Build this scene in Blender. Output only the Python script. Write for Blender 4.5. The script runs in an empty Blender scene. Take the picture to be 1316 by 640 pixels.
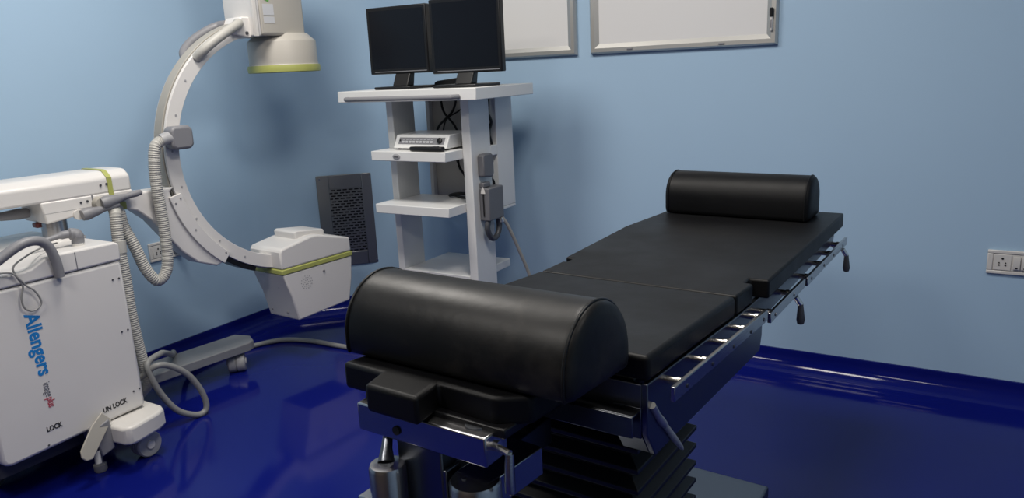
import bpy, bmesh, math, random
from mathutils import Vector, Matrix
random.seed(4)
SC = bpy.context.scene
COL = SC.collection
R = math.radians

# ------------------------------------------------------------------ materials
def mat(name, col, rough=.5, metal=0., coat=0., bump=None, var=None, spec=.5, aniso=None, wear=None):
    m = bpy.data.materials.new(name); m.use_nodes = True
    nt = m.node_tree; b = nt.nodes['Principled BSDF']
    b.inputs['Base Color'].default_value = (*col, 1)
    b.inputs['Roughness'].default_value = rough
    b.inputs['Metallic'].default_value = metal
    b.inputs['Coat Weight'].default_value = coat
    b.inputs['Specular IOR Level'].default_value = spec
    tc = nt.nodes.new('ShaderNodeTexCoord')
    if var:                                   # (scale, amount) soft colour mottling of the surface
        n = nt.nodes.new('ShaderNodeTexNoise'); n.inputs['Scale'].default_value = var[0]; n.inputs['Detail'].default_value = 4
        nt.links.new(tc.outputs['Object'], n.inputs['Vector'])
        mx = nt.nodes.new('ShaderNodeMix'); mx.data_type = 'RGBA'
        mx.inputs['A'].default_value = (*[c*(1-var[1]) for c in col], 1)
        mx.inputs['B'].default_value = (*[min(1, c*(1+var[1])) for c in col], 1)
        nt.links.new(n.outputs['Fac'], mx.inputs['Factor'])
        nt.links.new(mx.outputs['Result'], b.inputs['Base Color'])
    if wear:                                  # (scale, lo, hi) roughness variation
        n2 = nt.nodes.new('ShaderNodeTexNoise'); n2.inputs['Scale'].default_value = wear[0]; n2.inputs['Detail'].default_value = 3
        nt.links.new(tc.outputs['Object'], n2.inputs['Vector'])
        mr = nt.nodes.new('ShaderNodeMapRange')
        mr.inputs['From Min'].default_value = .3; mr.inputs['From Max'].default_value = .7
        mr.inputs['To Min'].default_value = wear[1]; mr.inputs['To Max'].default_value = wear[2]
        nt.links.new(n2.outputs['Fac'], mr.inputs['Value'])
        nt.links.new(mr.outputs['Result'], b.inputs['Roughness'])
    if bump:                                  # (scale, strength)
        n3 = nt.nodes.new('ShaderNodeTexNoise'); n3.inputs['Scale'].default_value = bump[0]; n3.inputs['Detail'].default_value = 5
        src = tc.outputs['Object']
        if aniso:
            mp = nt.nodes.new('ShaderNodeMapping'); mp.inputs['Scale'].default_value = aniso
            nt.links.new(src, mp.inputs['Vector']); src = mp.outputs['Vector']
        nt.links.new(src, n3.inputs['Vector'])
        bp = nt.nodes.new('ShaderNodeBump'); bp.inputs['Strength'].default_value = bump[1]; bp.inputs['Distance'].default_value = .004
        nt.links.new(n3.outputs['Fac'], bp.inputs['Height'])
        nt.links.new(bp.outputs['Normal'], b.inputs['Normal'])
    return m

M = dict(
    wall=mat('wall_blue_paint', (.37, .52, .675), .40, bump=(7, .05), var=(1.3, .04), spec=.4),
    wall_dark=mat('dark_unseen_wall', (.13, .095, .065), .5, bump=(8, .1), aniso=(1, 1, .1), var=(3, .2)),  # invented dark finish, there to dim reflections in steel and leather
    ceil=mat('ceiling_white', (.80, .75, .68), .8, var=(3, .02)),
    floor=mat('floor_blue_epoxy', (.004, .008, .135), .10, coat=.0, bump=(3, .03), var=(2, .12), wear=(2.5, .06, .15), spec=.27),
    white=mat('machine_white_paint', (.66, .64, .62), .38, var=(6, .03), bump=(60, .03)),
    cream=mat('intensifier_cream_paint', (.44, .415, .37), .42, var=(5, .03), bump=(60, .03)),
    tan=mat('ring_track_tan', (.36, .34, .30), .45, var=(9, .06)),
    lime=mat('lime_band', (.37, .39, .11), .45, var=(12, .06)),
    grey=mat('grey_plastic', (.20, .20, .215), .45, bump=(90, .05), var=(8, .05)),
    lgrey=mat('light_grey_paint', (.34, .34, .35), .4, bump=(60, .04), var=(5, .05)),
    mgrey=mat('mid_grey_plastic', (.13, .13, .14), .45, bump=(90, .05), var=(8, .05)),
    dgrey=mat('dark_grey_plastic', (.055, .057, .065), .42, bump=(90, .05), var=(8, .05)),
    hose=mat('hose_beige_grey', (.42, .41, .38), .5, var=(14, .08)),
    cable=mat('cable_grey', (.24, .24, .235), .5, var=(14, .06)),
    black=mat('black_plastic', (.007, .007, .008), .35, spec=.35, bump=(120, .04), var=(9, .1)),
    screen=mat('screen_glass', (.005, .006, .009), .22, var=(2, .08), spec=.22),
    rubber=mat('black_rubber', (.012, .012, .013), .6, bump=(80, .1), var=(9, .1)),
    leather=mat('black_leather', (.0032, .0032, .0038), .46, bump=(26, .16), var=(5, .15), wear=(5, .42, .56), spec=.22),
    worn=mat('worn_black_leather', (.0040, .0038, .0036), .40, bump=(14, .30), var=(4, .3), wear=(6, .36, .50), spec=.32),
    bellow=mat('gaiter_black', (.006, .006, .007), .45, bump=(40, .1), var=(9, .1)),
    steel=mat('brushed_steel', (.46, .46, .47), .24, 1., bump=(40, .05), aniso=(1, 1, 18), var=(3, .05)),
    dsteel=mat('dark_steel', (.16, .17, .19), .30, 1., bump=(40, .05), aniso=(1, 1, 18), var=(3, .08)),
    grille=mat('grille_steel', (.29, .29, .29), .42, 1., bump=(40, .05), aniso=(1, 1, 18), var=(3, .08)),
    legpaint=mat('leg_grey_paint', (.23, .235, .245), .4, bump=(60, .04), var=(5, .05)),
    chrome=mat('chrome', (.80, .76, .70), .25, 1., var=(4, .03)),
    alu=mat('aluminium_frame', (.56, .55, .52), .38, .75, var=(6, .04)),
    board=mat('board_white', (.72, .71, .70), .30, var=(1.5, .02)),
    lam=mat('trolley_white_laminate', (.68, .68, .67), .35, var=(5, .03), bump=(50, .02)),
    beige=mat('trolley_back_panel', (.50, .48, .45), .5, var=(6, .05)),
    switch=mat('switch_plate_white', (.62, .60, .57), .35, var=(9, .03)),
    hole=mat('dark_hole', (.004, .004, .004), .7, var=(9, .1)),
    blue=mat('lettering_blue', (.01, .19, .52), .5, var=(9, .05)),
    ltgrey=mat('lettering_grey', (.14, .14, .16), .5, var=(9, .05)),
    ltred=mat('lettering_red', (.40, .07, .10), .5, var=(9, .05)),
    ltblack=mat('lettering_black', (.015, .015, .015), .5, var=(9, .05)),
    red=mat('red_plastic', (.12, .02, .02), .4, var=(9, .05)),
    green=mat('green_sticker', (.10, .30, .06), .5, var=(9, .05)),
    sticker=mat('pale_sticker', (.50, .51, .53), .4, var=(9, .05)),
)

def scuffs(m, col, scale, lo, hi):
    """worn, paler patches rubbed into the surface"""
    nt = m.node_tree; b = nt.nodes['Principled BSDF']
    src = b.inputs['Base Color'].links[0].from_socket
    tc = nt.nodes.new('ShaderNodeTexCoord'); n = nt.nodes.new('ShaderNodeTexNoise')
    n.inputs['Scale'].default_value = scale; n.inputs['Detail'].default_value = 6; n.inputs['Roughness'].default_value = .65
    nt.links.new(tc.outputs['Object'], n.inputs['Vector'])
    mr = nt.nodes.new('ShaderNodeMapRange'); mr.inputs['From Min'].default_value = lo; mr.inputs['From Max'].default_value = hi
    nt.links.new(n.outputs['Fac'], mr.inputs['Value'])
    mx = nt.nodes.new('ShaderNodeMix'); mx.data_type = 'RGBA'; mx.inputs['B'].default_value = (*col, 1)
    nt.links.new(mr.outputs['Result'], mx.inputs['Factor']); nt.links.new(src, mx.inputs['A'])
    nt.links.new(mx.outputs['Result'], b.inputs['Base Color'])
scuffs(M['worn'], (.026, .023, .020), 7, .56, .80)

# ------------------------------------------------------------------ mesh helpers
def BM(): return bmesh.new()

def box(bm, x0, x1, y0, y1, z0, z1, mtx=None):
    vs = [bm.verts.new((x, y, z)) for x in (x0, x1) for y in (y0, y1) for z in (z0, z1)]
    for f in ((0,1,3,2),(4,6,7,5),(0,4,5,1),(2,3,7,6),(0,2,6,4),(1,5,7,3)):
        bm.faces.new([vs[i] for i in f])
    if mtx: bmesh.ops.transform(bm, matrix=mtx, verts=vs)
    return vs

def prism(bm, pts, a, b, axis='z'):
    """polygon pts swept between a and b along axis; pts are the two other coordinates in cyclic order x,y,z"""
    def P(p, t):
        if axis == 'z': return (p[0], p[1], t)
        if axis == 'x': return (t, p[0], p[1])
        return (p[0], t, p[1])
    A = [bm.verts.new(P(p, a)) for p in pts]; B = [bm.verts.new(P(p, b)) for p in pts]
    n = len(pts)
    bm.faces.new(A); bm.faces.new(B[::-1])
    for i in range(n):
        bm.faces.new((A[i], B[i], B[(i+1) % n], A[(i+1) % n]))
    return A+B

def spline(pts, sub=10):
    P = [Vector(p) for p in pts]; P = [P[0]*2-P[1]] + P + [P[-1]*2-P[-2]]
    out = []
    for i in range(1, len(P)-2):
        for k in range(sub):
            t = k/sub; a, b, c, d = P[i-1:i+3]
            out.append(.5*((2*b)+(c-a)*t+(2*a-5*b+4*c-d)*t*t+(3*b-a-3*c+d)*t**3))
    out.append(P[-2]); return out

def resample(pts, step):
    out = [pts[0]]; acc = 0.
    for a, b in zip(pts, pts[1:]):
        L = (b-a).length
        if L == 0: continue
        d = step-acc
        while d <= L:
            out.append(a+(b-a)*(d/L)); d += step
        acc = (acc+L) % step
    out.append(pts[-1]); return out

def tube(bm, pts, r, n=10, cap=True):
    pts = [Vector(p) for p in pts]
    up = None; rings = []
    for i, p in enumerate(pts):
        t = (pts[min(i+1, len(pts)-1)]-pts[max(i-1, 0)]).normalized()
        if up is None:
            up = Vector((0, 0, 1)) if abs(t.z) < .9 else Vector((1, 0, 0))
        u = (up - t*up.dot(t)).normalized(); w = t.cross(u); up = u
        rr = r[i] if isinstance(r, (list, tuple)) else r
        rings.append([bm.verts.new(p+(u*math.cos(a)+w*math.sin(a))*rr) for a in [2*math.pi*k/n for k in range(n)]])
    for A, B in zip(rings, rings[1:]):
        for k in range(n):
            bm.faces.new((A[k], A[(k+1) % n], B[(k+1) % n], B[k]))
    if cap:
        bm.faces.new(rings[0][::-1]); bm.faces.new(rings[-1])

def hosepipe(bm, ctrl, r, step=.0045, n=12, depth=.0022):
    pts = resample(spline(ctrl, 14), step)
    tube(bm, pts, [r if i % 2 else r-depth for i in range(len(pts))], n)

def lathe(bm, prof, c=(0, 0, 0), n=32, axis='z', squash=None):
    rings = []
    for r, h in prof:
        ring = []
        for k in range(n):
            a = 2*math.pi*k/n; x, y = r*math.cos(a), r*math.sin(a)
            p = {'z': (x, y, h), 'x': (h, x, y), 'y': (y, h, x)}[axis]
            ring.append(bm.verts.new((p[0]+c[0], p[1]+c[1], p[2]+c[2])))
        rings.append(ring)
    for A, B in zip(rings, rings[1:]):
        for k in range(n):
            bm.faces.new((A[k], A[(k+1) % n], B[(k+1) % n], B[k]))
    bm.faces.new(rings[0][::-1]); bm.faces.new(rings[-1])

def arc_sweep(bm, prof, cz, a0, a1, n=72, cs=0.):
    """profile points (l, r) swept round the ring axis (local x) between angles a0..a1 in degrees"""
    rings = []
    for i in range(n+1):
        a = R(a0+(a1-a0)*i/n)
        rings.append([bm.verts.new((l, cs+r*math.cos(a), cz+r*math.sin(a))) for l, r in prof])
    m = len(prof)
    for A, B in zip(rings, rings[1:]):
        for k in range(m):
            bm.faces.new((A[k], A[(k+1) % m], B[(k+1) % m], B[k]))
    bm.faces.new(rings[0][::-1]); bm.faces.new(rings[-1])

def obj(name, bm, m, parent=None, bevel=0., seg=2, smooth=True, mtx=None, ang=35):
    if mtx is not None: bmesh.ops.transform(bm, matrix=mtx, verts=bm.verts)
    bmesh.ops.recalc_face_normals(bm, faces=bm.faces)
    me = bpy.data.meshes.new(name); 
    if smooth:
        for f in bm.faces: f.smooth = True
        for e in bm.edges:
            if len(e.link_faces) == 2 and e.calc_face_angle(0) > R(ang): e.smooth = False
    bm.to_mesh(me); bm.free()
    me.materials.append(m)
    o = bpy.data.objects.new(name, me); COL.objects.link(o)
    if parent: o.parent = parent
    if bevel:
        b = o.modifiers.new('soft_edge', 'BEVEL'); b.width = bevel; b.segments = seg; b.limit_method = 'ANGLE'; b.angle_limit = R(40)
        b.harden_normals = False
    return o

def tag(o, label, cat, group=None):
    o['label'] = label; o['category'] = cat
    if group: o['group'] = group
    return o

def thing(name, label, cat, loc, rz=0., group=None):
    o = bpy.data.objects.new(name, None); COL.objects.link(o)
    o.empty_display_size = .1
    o.location = loc; o.rotation_euler = (0, 0, R(rz))
    return tag(o, label, cat, group)

def struct(name, bm, m, bevel=0., **k):
    o = obj(name, bm, m, None, bevel, **k); o['kind'] = 'structure'; return o

def lettering(name, body, size, m, parent, mtx, align='LEFT', sx=1., bold=0.):
    cu = bpy.data.curves.new('lettering_curve', 'FONT'); cu.body = body; cu.size = size; cu.extrude = .0006
    cu.align_x = align; cu.align_y = 'BOTTOM_BASELINE'; cu.offset = bold; cu.resolution_u = 3
    t = bpy.data.objects.new('lettering_temp', cu); COL.objects.link(t)
    dg = bpy.context.evaluated_depsgraph_get()
    me = bpy.data.meshes.new_from_object(t.evaluated_get(dg))
    bpy.data.objects.remove(t)
    me.transform(mtx @ Matrix.Diagonal((sx, 1, 1, 1)))
    me.materials.clear(); me.materials.append(m)
    o = bpy.data.objects.new(name, me); COL.objects.link(o); o.parent = parent
    return o

def studs(name, m, parent, spots, axis, prof, n=10, mtx=None):
    """one small turned part per spot"""
    for p in spots:
        b = BM(); lathe(b, prof, p, n, axis); obj(name, b, m, parent, mtx=mtx)

def frame_mtx(origin, ex, ey):
    ex = Vector(ex).normalized(); ey = Vector(ey).normalized(); ez = ex.cross(ey)
    return Matrix(((ex.x, ey.x, ez.x, origin[0]), (ex.y, ey.y, ez.y, origin[1]), (ex.z, ey.z, ez.z, origin[2]), (0, 0, 0, 1)))

# ------------------------------------------------------------------ room
XA, YC = -3.567, 3.507          # left wall, back wall
XR, YB, ZC = 1.9, -2.4, 2.95    # right wall, wall behind the camera, ceiling
CA, CC = (XA, 3.03), (-3.09, YC)  # ends of the 45 degree corner wall
T = .12
bm = BM(); prism(bm, [(XA-.12, YB-.12), (XR+.12, YB-.12), (XR+.12, YC+.12), (XA-.12, YC+.12)], -.1, 0); struct('floor', bm, M['floor'])
bm = BM(); prism(bm, [(XA-.12, YB-.12), (XR+.12, YB-.12), (XR+.12, YC+.12), (XA-.12, YC+.12)], ZC, ZC+.1); struct('ceiling', bm, M['ceil'])
RR = .34; TT = RR*math.tan(R(22.5)); SQ = math.sqrt(.5)
def arc_pts(c, a0, a1, n=10):
    return [(c[0]+RR*math.cos(R(a0+(a1-a0)*k/n)), c[1]+RR*math.sin(R(a0+(a1-a0)*k/n))) for k in range(n+1)]
# plan line of the corner: left wall tangent, soft bend, 45 degree face, soft bend, back wall tangent
LINE = arc_pts((XA+RR, CA[1]-TT), 180, 135) + arc_pts((CC[0]+TT, YC-RR), 135, 90)
bm = BM(); box(bm, XA-T, XA, YB, LINE[0][1], 0, ZC); struct('wall_left', bm, M['wall'])
bm = BM(); box(bm, LINE[-1][0], XR, YC, YC+T, 0, ZC); struct('wall_back', bm, M['wall'])
bm = BM(); prism(bm, LINE+[(LINE[-1][0], YC+T), (XA-T, YC+T), (XA-T, LINE[0][1])], 0, ZC); struct('wall_corner', bm, M['wall'])
bm = BM(); box(bm, XR, XR+T, YB, YC, 0, ZC); struct('wall_right', bm, M['wall'])
bm = BM(); box(bm, XA, XR, YB-T, YB, 0, ZC); struct('wall_front', bm, M['wall_dark'])  # unseen wall, given the dark finish to darken what the table reflects
COVE = [(.0, .10), (.010, .10), (.012, .088)]
for k in range(9):
    a = R(180+90*k/8); COVE.append((.092+.08*math.cos(a), .082+.08*math.sin(a)))
COVE += [(.11, .0), (0., 0.)]
def cove(name, line):
    """coved skirting swept along (point, inward normal) stations"""
    b = BM(); rs = [[b.verts.new((p[0]+n[0]*d, p[1]+n[1]*d, h)) for d, h in COVE] for p, n in line]
    m = len(COVE)
    for A, B in zip(rs, rs[1:]):
        for i in range(m): b.faces.new((A[i], B[i], B[(i+1) % m], A[(i+1) % m]))
    b.faces.new(rs[0]); b.faces.new(rs[-1][::-1])
    struct(name, b, M['floor'])
def inward(a): return (-math.cos(R(a)), -math.sin(R(a)))
cove('baseboard_left', [((XA, YB), (1, 0)), (LINE[0], (1, 0))])
cove('baseboard_corner', [(LINE[k], inward(180-4.5*k)) for k in range(11)] + [(LINE[11+k], inward(135-4.5*k)) for k in range(11)])
cove('baseboard_back', [(LINE[-1], (0, -1)), ((XR, YC), (0, -1))])

# ------------------------------------------------------------------ return air grille on the corner wall
g = thing('air_grille', 'perforated stainless steel air grille on the corner wall behind the C-arm', 'grille', (-3.238, 3.359, .30), 45)
bm = BM(); W, H = .171, .568
box(bm, -W, -.098, -.012, .0, 0, H); box(bm, .098, W, -.012, 0, 0, H)
box(bm, -.098, .098, -.012, 0, 0, .085); box(bm, -.098, .098, -.012, 0, H-.085, H)
obj('frame', bm, M['grille'], g, .003)
bm = BM(); rows = 23; z0, z1 = .085, H-.085; dz = (z1-z0)/rows
for i in range(rows+1):
    z = z0+i*dz; box(bm, -.098, .098, -.010, -.004, z-dz*.24 if i else z0, z+dz*.24 if i < rows else z1)
for i in range(rows):
    z = z0+i*dz; off = (i % 2)*.0175
    for k in range(-1, 7):
        x = -.098+k*.035+off
        a, b_ = max(-.098, x), min(.098, x+.009)
        if b_ > a: box(bm, a, b_, -.010, -.004, z+dz*.24, z+dz*.76)
obj('perforated_panel', bm, M['grille'], g, smooth=False)
bm = BM(); box(bm, -.098, .098, -.003, -.001, z0, z1); obj('filter', bm, M['hole'], g)  # dark sheet standing in for the shade behind the slots
studs('screw', M['steel'], g, [(sx*(W-.02), 0, z) for sx in (-1, 1) for z in (.02, H-.02)], 'y', [(.006, -.015), (.006, -.012)])

# ------------------------------------------------------------------ whiteboards on the back wall
def whiteboard(name, label, x0, x1, z0, z1):
    t = thing(name, label, 'whiteboard', ((x0+x1)/2, YC, z0))
    w = (x1-x0)/2; h = z1-z0; f = .046
    bm = BM(); box(bm, -w+f, w-f, -.014, -.001, f, h-f); obj('writing_surface', bm, M['board'], t)
    def rail(p, q, ip, iq):
        b = BM()
        # bevelled profile: outer lip, raised band, inner slope
        prof = [(0, 0), (0, .016), (.008, .026), (.026, .026), (1, .015), (1, 0)]
        A = []; B = []
        for s, d in prof:
            k = s if s == 1 else s/f
            A.append(b.verts.new((p[0]+(ip[0]-p[0])*k, -d, p[1]+(ip[1]-p[1])*k)))
            B.append(b.verts.new((q[0]+(iq[0]-q[0])*k, -d, q[1]+(iq[1]-q[1])*k)))
        n = len(prof)
        for i in range(n): b.faces.new((A[i], B[i], B[(i+1) % n], A[(i+1) % n]))
        b.faces.new(A); b.faces.new(B[::-1])
        return obj('frame_rail', b, M['alu'], t, smooth=False)
    o = [(-w, 0), (w, 0), (w, h), (-w, h)]; i_ = [(-w+f, f), (w-f, f), (w-f, h-f), (-w+f, h-f)]
    for k in range(4): rail(o[k], o[(k+1) % 4], i_[k], i_[(k+1) % 4])
    return t, w
whiteboard('whiteboard', 'silver framed white board behind the two monitors', -2.577, -1.715, 1.498, 2.25)
wb, w = whiteboard('whiteboard', 'silver framed white board with a pen on its right frame', -1.638, -.748, 1.497, 2.25)
for k, x in enumerate((-.235, .205)):
    bm = BM(); box(bm, x-.014, x+.014, -.031, -.026, .012, .020); obj('clip', bm, M['grey'], wb, .002)
pen = thing('marker_pen', 'black capped white marker pen on the frame of the right board', 'pen', (-.772, YC-.034, 1.555))
bm = BM(); lathe(bm, [(.0045, 0), (.0065, .004), (.0065, .062)], n=12); obj('barrel', bm, M['switch'], pen)
bm = BM(); lathe(bm, [(.009, .058), (.009, .092), (.006, .096)], n=12); obj('cap', bm, M['black'], pen)
bm = BM(); box(bm, -.002, .002, -.0075, -.006, .012, .045); obj('printing', bm, M['ltgrey'], pen)

# ------------------------------------------------------------------ electrical outlets
def socket(parent, cx, cz, s=1.):
    b = BM()
    for dx, dz, r in ((0, .014, .0042), (-.011, -.004, .0028), (.011, -.004, .0028), (-.011, -.013, .0034), (.011, -.013, .0034)):
        lathe(b, [(r*s, -.0135), (r*s, -.012)], (cx+dx*s, 0, cz+dz*s), 12, 'y')
    obj('socket_holes', b, M['hole'], parent)
def rocker(parent, cx, cz):
    b = BM(); prism(b, [(-.012, cz-.026), (-.012, cz+.026), (-.0135, cz+.026), (-.020, cz-.024), (-.019, cz-.026)], cx-.012, cx+.012, 'x')
    r = obj('rocker', b, M['switch'], parent, .001)
    b = BM(); box(b, cx-.004, cx+.004, -.0212, -.0186, cz-.022, cz-.017); obj('indicator', b, M['black'], r)
o1 = thing('wall_outlet', 'white switched socket plate on the plain back wall right of the table', 'outlet', (.225, YC, .553))
bm = BM()
box(bm, -.122, .122, -.012, 0, 0, .014); box(bm, -.122, .122, -.012, 0, .084, .098)
box(bm, -.122, -.102, -.012, 0, .014, .084); box(bm, .102, .122, -.012, 0, .014, .084)
box(bm, -.102, .102, -.009, 0, .014, .084); obj('cover_plate', bm, M['switch'], o1, .003)
bm = BM(); box(bm, -.1, -.04, -.012, -.009, .017, .081); obj('socket_face', bm, M['switch'], o1, .002)
socket(o1, -.070, .051); rocker(o1, -.022, .05); rocker(o1, .006, .05)
rocker(o1, .034, .05)
bm = BM(); box(bm, .05, .1, -.012, -.009, .017, .081); obj('socket_face', bm, M['switch'], o1, .002); socket(o1, .075, .051)
o2 = thing('wall_outlet', 'white socket plate on the left wall behind the grey hoses', 'outlet', (XA, 2.337, .558), 90)
bm = BM()
box(bm, -.105, .105, -.012, 0, 0, .014); box(bm, -.105, .105, -.012, 0, .084, .098)
box(bm, -.105, -.088, -.012, 0, .014, .084); box(bm, .088, .105, -.012, 0, .014, .084)
box(bm, -.088, .088, -.009, 0, .014, .084); obj('cover_plate', bm, M['switch'], o2, .003)
bm = BM(); box(bm, -.086, -.028, -.012, -.009, .017, .081); obj('socket_face', bm, M['switch'], o2, .002)
socket(o2, -.057, .05); rocker(o2, -.01, .05)
pl = thing('power_plug', 'black power plug in the left wall socket behind the grey hoses', 'plug', (XA+.0122, 2.385, .61), 90)
bm = BM(); lathe(bm, [(.022, -.045), (.026, -.03), (.026, 0)], (0, 0, 0), 16, 'y'); obj('plug_body', bm, M['black'], pl, .002)
bm = BM(); tube(bm, [(0, -.044, 0), (0, -.058, -.003), (.002, -.066, -.016)], [.011, .009, .007], 10); obj('strain_relief', bm, M['black'], pl)

# ------------------------------------------------------------------ mobile C-arm
AX = 5.0
OC = (-2.98, 2.62)
ca = thing('c_arm_machine', 'white mobile C-arm X-ray machine with lime bands standing at the left wall', 'x-ray machine', (OC[0], OC[1], 0), -AX)
W2C = (Matrix.Translation((OC[0], OC[1], 0)) @ Matrix.Rotation(R(-AX), 4, 'Z')).inverted()   # world to machine frame
CZ = 1.123
LO, HI = -.035, .06
# ring: two side cheeks and a web, tan running track in the outer groove
ringprof = [(LO, .542), (HI, .542), (HI, .604), (HI-.012, .607), (HI-.014, .588), (LO+.014, .588), (LO+.012, .607), (LO, .604)]
bm = BM(); arc_sweep(bm, ringprof, CZ, 98, 262); obj('ring', bm, M['white'], ca, .0015)
bm = BM(); arc_sweep(bm, [(LO+.016, .589), (HI-.018, .589), (HI-.018, .6115), (LO+.016, .6115)], CZ, 99, 255); obj('running_track', bm, M['tan'], ca, .002)
studs('ring_screw', M['lgrey'], ca, [(0, (.575-.008*(k % 2))*math.cos(R(112+k*16)), CZ+(.575-.008*(k % 2))*math.sin(R(112+k*16))) for k in range(9)], 'x', [(.0045, HI), (.0045, HI+.002), (.002, HI+.0022)])
# image intensifier at the top end
IS = .115
bm = BM(); lathe(bm, [(.172, 1.512), (.168, 1.515), (.166, 1.53), (.165, 1.626), (.163, 1.630), (.126, 1.664), (.105, 1.665)], (0, IS, 0), 56)
it = obj('intensifier_housing', bm, M['cream'], ca, .003)
bm = BM(); lathe(bm, [(.168, 1.480), (.175, 1.482), (.177, 1.50), (.174, 1.514)], (0, IS, 0), 56); obj('lime_ring', bm, M['lime'], it)
bm = BM(); prism(bm, [(.122, -.085), (.122, .022), (.072, .212), (-.072, .212), (-.122, .022), (-.122, -.085)], 1.650, 2.16); obj('intensifier_neck', bm, M['cream'], ca, .014, 3)
# mounting block between ring and intensifier
bm = BM(); box(bm, -.105, .122, -.120, -.084, 1.648, 2.14); mb = obj('mounting_block', bm, M['white'], ca, .006, 3)
bm = BM(); box(bm, .112, .131, -.124, -.104, 1.645, 2.14); obj('cover_edge', bm, M['switch'], mb, .003)
bm = BM(); prism(bm, [(-.215, 1.660), (-.13, 1.640), (-.10, 1.645), (-.10, 1.735), (-.16, 1.735)], LO, .085, 'x'); obj('end_bracket', bm, M['white'], mb, .006)
bm = BM(); lathe(bm, [(.008, .085), (.008, .089)], (0, -.14, 1.662), 12, 'x'); obj('screw', bm, M['dgrey'], mb)
ST = frame_mtx((.1222, -.035, 0), (0, 1, 0), (0, 0, 1))
bm = BM(); box(bm, -.030, .030, 1.705, 1.735, 0, .0008, ST); box(bm, -.030, .030, 1.742, 1.792, 0, .0008, ST); obj('data_sticker', bm, M['sticker'], ca)
bm = BM(); prism(bm, [(-.022, 1.812), (.006, 1.800), (.010, 1.812), (-.012, 1.825)], 0, .0008); obj('green_mark', bm, M['green'], ca, mtx=ST)
# grab handles
def grab(l, sgn, m, nm='grab_handle'):
    b = BM(); pts = spline([(l, -.395, 1.555), (l+.035*sgn, -.375, 1.588), (l+.055*sgn, -.32, 1.632), (l+.055*sgn, -.24, 1.678), (l+.04*sgn, -.185, 1.702), (l, -.165, 1.706)], 8)
    tube(b, pts, .021, 14); return obj(nm, b, m, ca)
grab(HI-.005, 1, M['hose']); grab(LO+.005, -1, M['grey'])
# cable gland (grey block) on the ring
bm = BM(); prism(bm, [(-.602, 1.188), (-.585, 1.172), (-.515, 1.172), (-.498, 1.188), (-.498, 1.258), (-.515, 1.272), (-.585, 1.272), (-.602, 1.258)], HI-.004, HI+.062, 'x'); kn = obj('cable_gland', bm, M['grey'], ca, .014, 3)
bm = BM(); tube(bm, [(HI+.032, -.58, 1.224), (HI+.034, -.615, 1.224), (HI+.036, -.638, 1.218)], [.030, .027, .024], 16); obj('gland_neck', bm, M['lgrey'], kn)
# tube housing (monoblock) at the bottom end
bm = BM()
def loft(bm, sections):
    rs = [[bm.verts.new(p) for p in s] for s in sections]; m = len(rs[0])
    for A, B in zip(rs, rs[1:]):
        for k in range(m): bm.faces.new((A[k], A[(k+1) % m], B[(k+1) % m], B[k]))
    bm.faces.new(rs[0][::-1]); bm.faces.new(rs[-1])
loft(bm, [[(-.10, -.075, .244), (.13, -.070, .244), (.13, .276, .258), (-.10, .276, .258)],
          [(-.11, -.100, .38), (.133, -.098, .38), (.133, .302, .38), (-.11, .302, .38)],
          [(-.115, -.140, .500), (.134, -.138, .500), (.134, .315, .500), (-.115, .315, .500)]])
lowb = obj('tube_housing', bm, M['white'], ca, .008, 3)
bm = BM(); prism(bm, [(-.140, .527), (.315, .527), (.312, .603), (.10, .660), (.055, .662), (-.128, .632), (-.140, .615)], -.115, .134, 'x')
up = obj('housing_cover', bm, M['white'], ca, .010, 3)
bm = BM(); box(bm, -.118, .137, -.143, .319, .500, .527); obj('lime_band', bm, M['lime'], ca, .005)
bm = BM(); prism(bm, [(.00, .63), (.18, .615), (.185, .665), (.175, .672), (.01, .692), (-.005, .686)], -.085, .085, 'x'); obj('collimator_plate', bm, M['white'], up, .006, 3)
bm = BM()
for rr, nn in ((0, 1), (.012, 6), (.024, 11), (.034, 14)):
    for k in range(nn):
        a = 2*math.pi*k/nn; lathe(bm, [(.0022, 0), (.0022, .0022)], (.1325, .0+rr*math.cos(a), .432+rr*math.sin(a)), 8, 'x')
obj('speaker_holes', bm, M['grey'], lowb)
bm = BM(); lathe(bm, [(.007, .132), (.007, .137)], (0, .115, .462), 12, 'x'); obj('screw', bm, M['grey'], lowb)
studs('face_screw', M['grey'], lowb, [(-.07, -.104, .42), (.05, -.106, .42), (-.065, -.080, .28), (.06, -.080, .28)], 'y', [(.004, -.006), (.004, .01)])
# curved holder gripping the ring and its web back to the boom
bm = BM(); arc_sweep(bm, [(.062, .588), (.076, .588), (.076, .645), (.062, .645)], CZ, 194, 231, 24); hp = obj('holder_plate', bm, M['white'], ca, .002)
studs('plate_screw', M['grey'], hp, [(0, rr*math.cos(R(a)), CZ+rr*math.sin(R(a))) for a, rr in ((196, .60), (197, .63), (211, .615), (229, .60))], 'x', [(.004, .076), (.004, .078)])
web = [(-.86, 1.012), (-.72, 1.012), (-.59, 1.01)] + [(.628*math.cos(R(a)), CZ+.628*math.sin(R(a))) for a in range(192, 233, 4)] + [(-.44, .615), (-.53, .652), (-.60, .72), (-.655, .80), (-.71, .88), (-.77, .935), (-.86, .965)]
bm = BM(); prism(bm, web, -.028, .064, 'x'); obj('holder_web', bm, M['white'], ca, .012, 3)
bm = BM(); arc_sweep(bm, [(LO-.012, .608), (.055, .608), (.055, .63), (LO-.012, .63)], CZ, 225, 248, 12); obj('ring_shoe', bm, M['black'], ca, .002)
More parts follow.
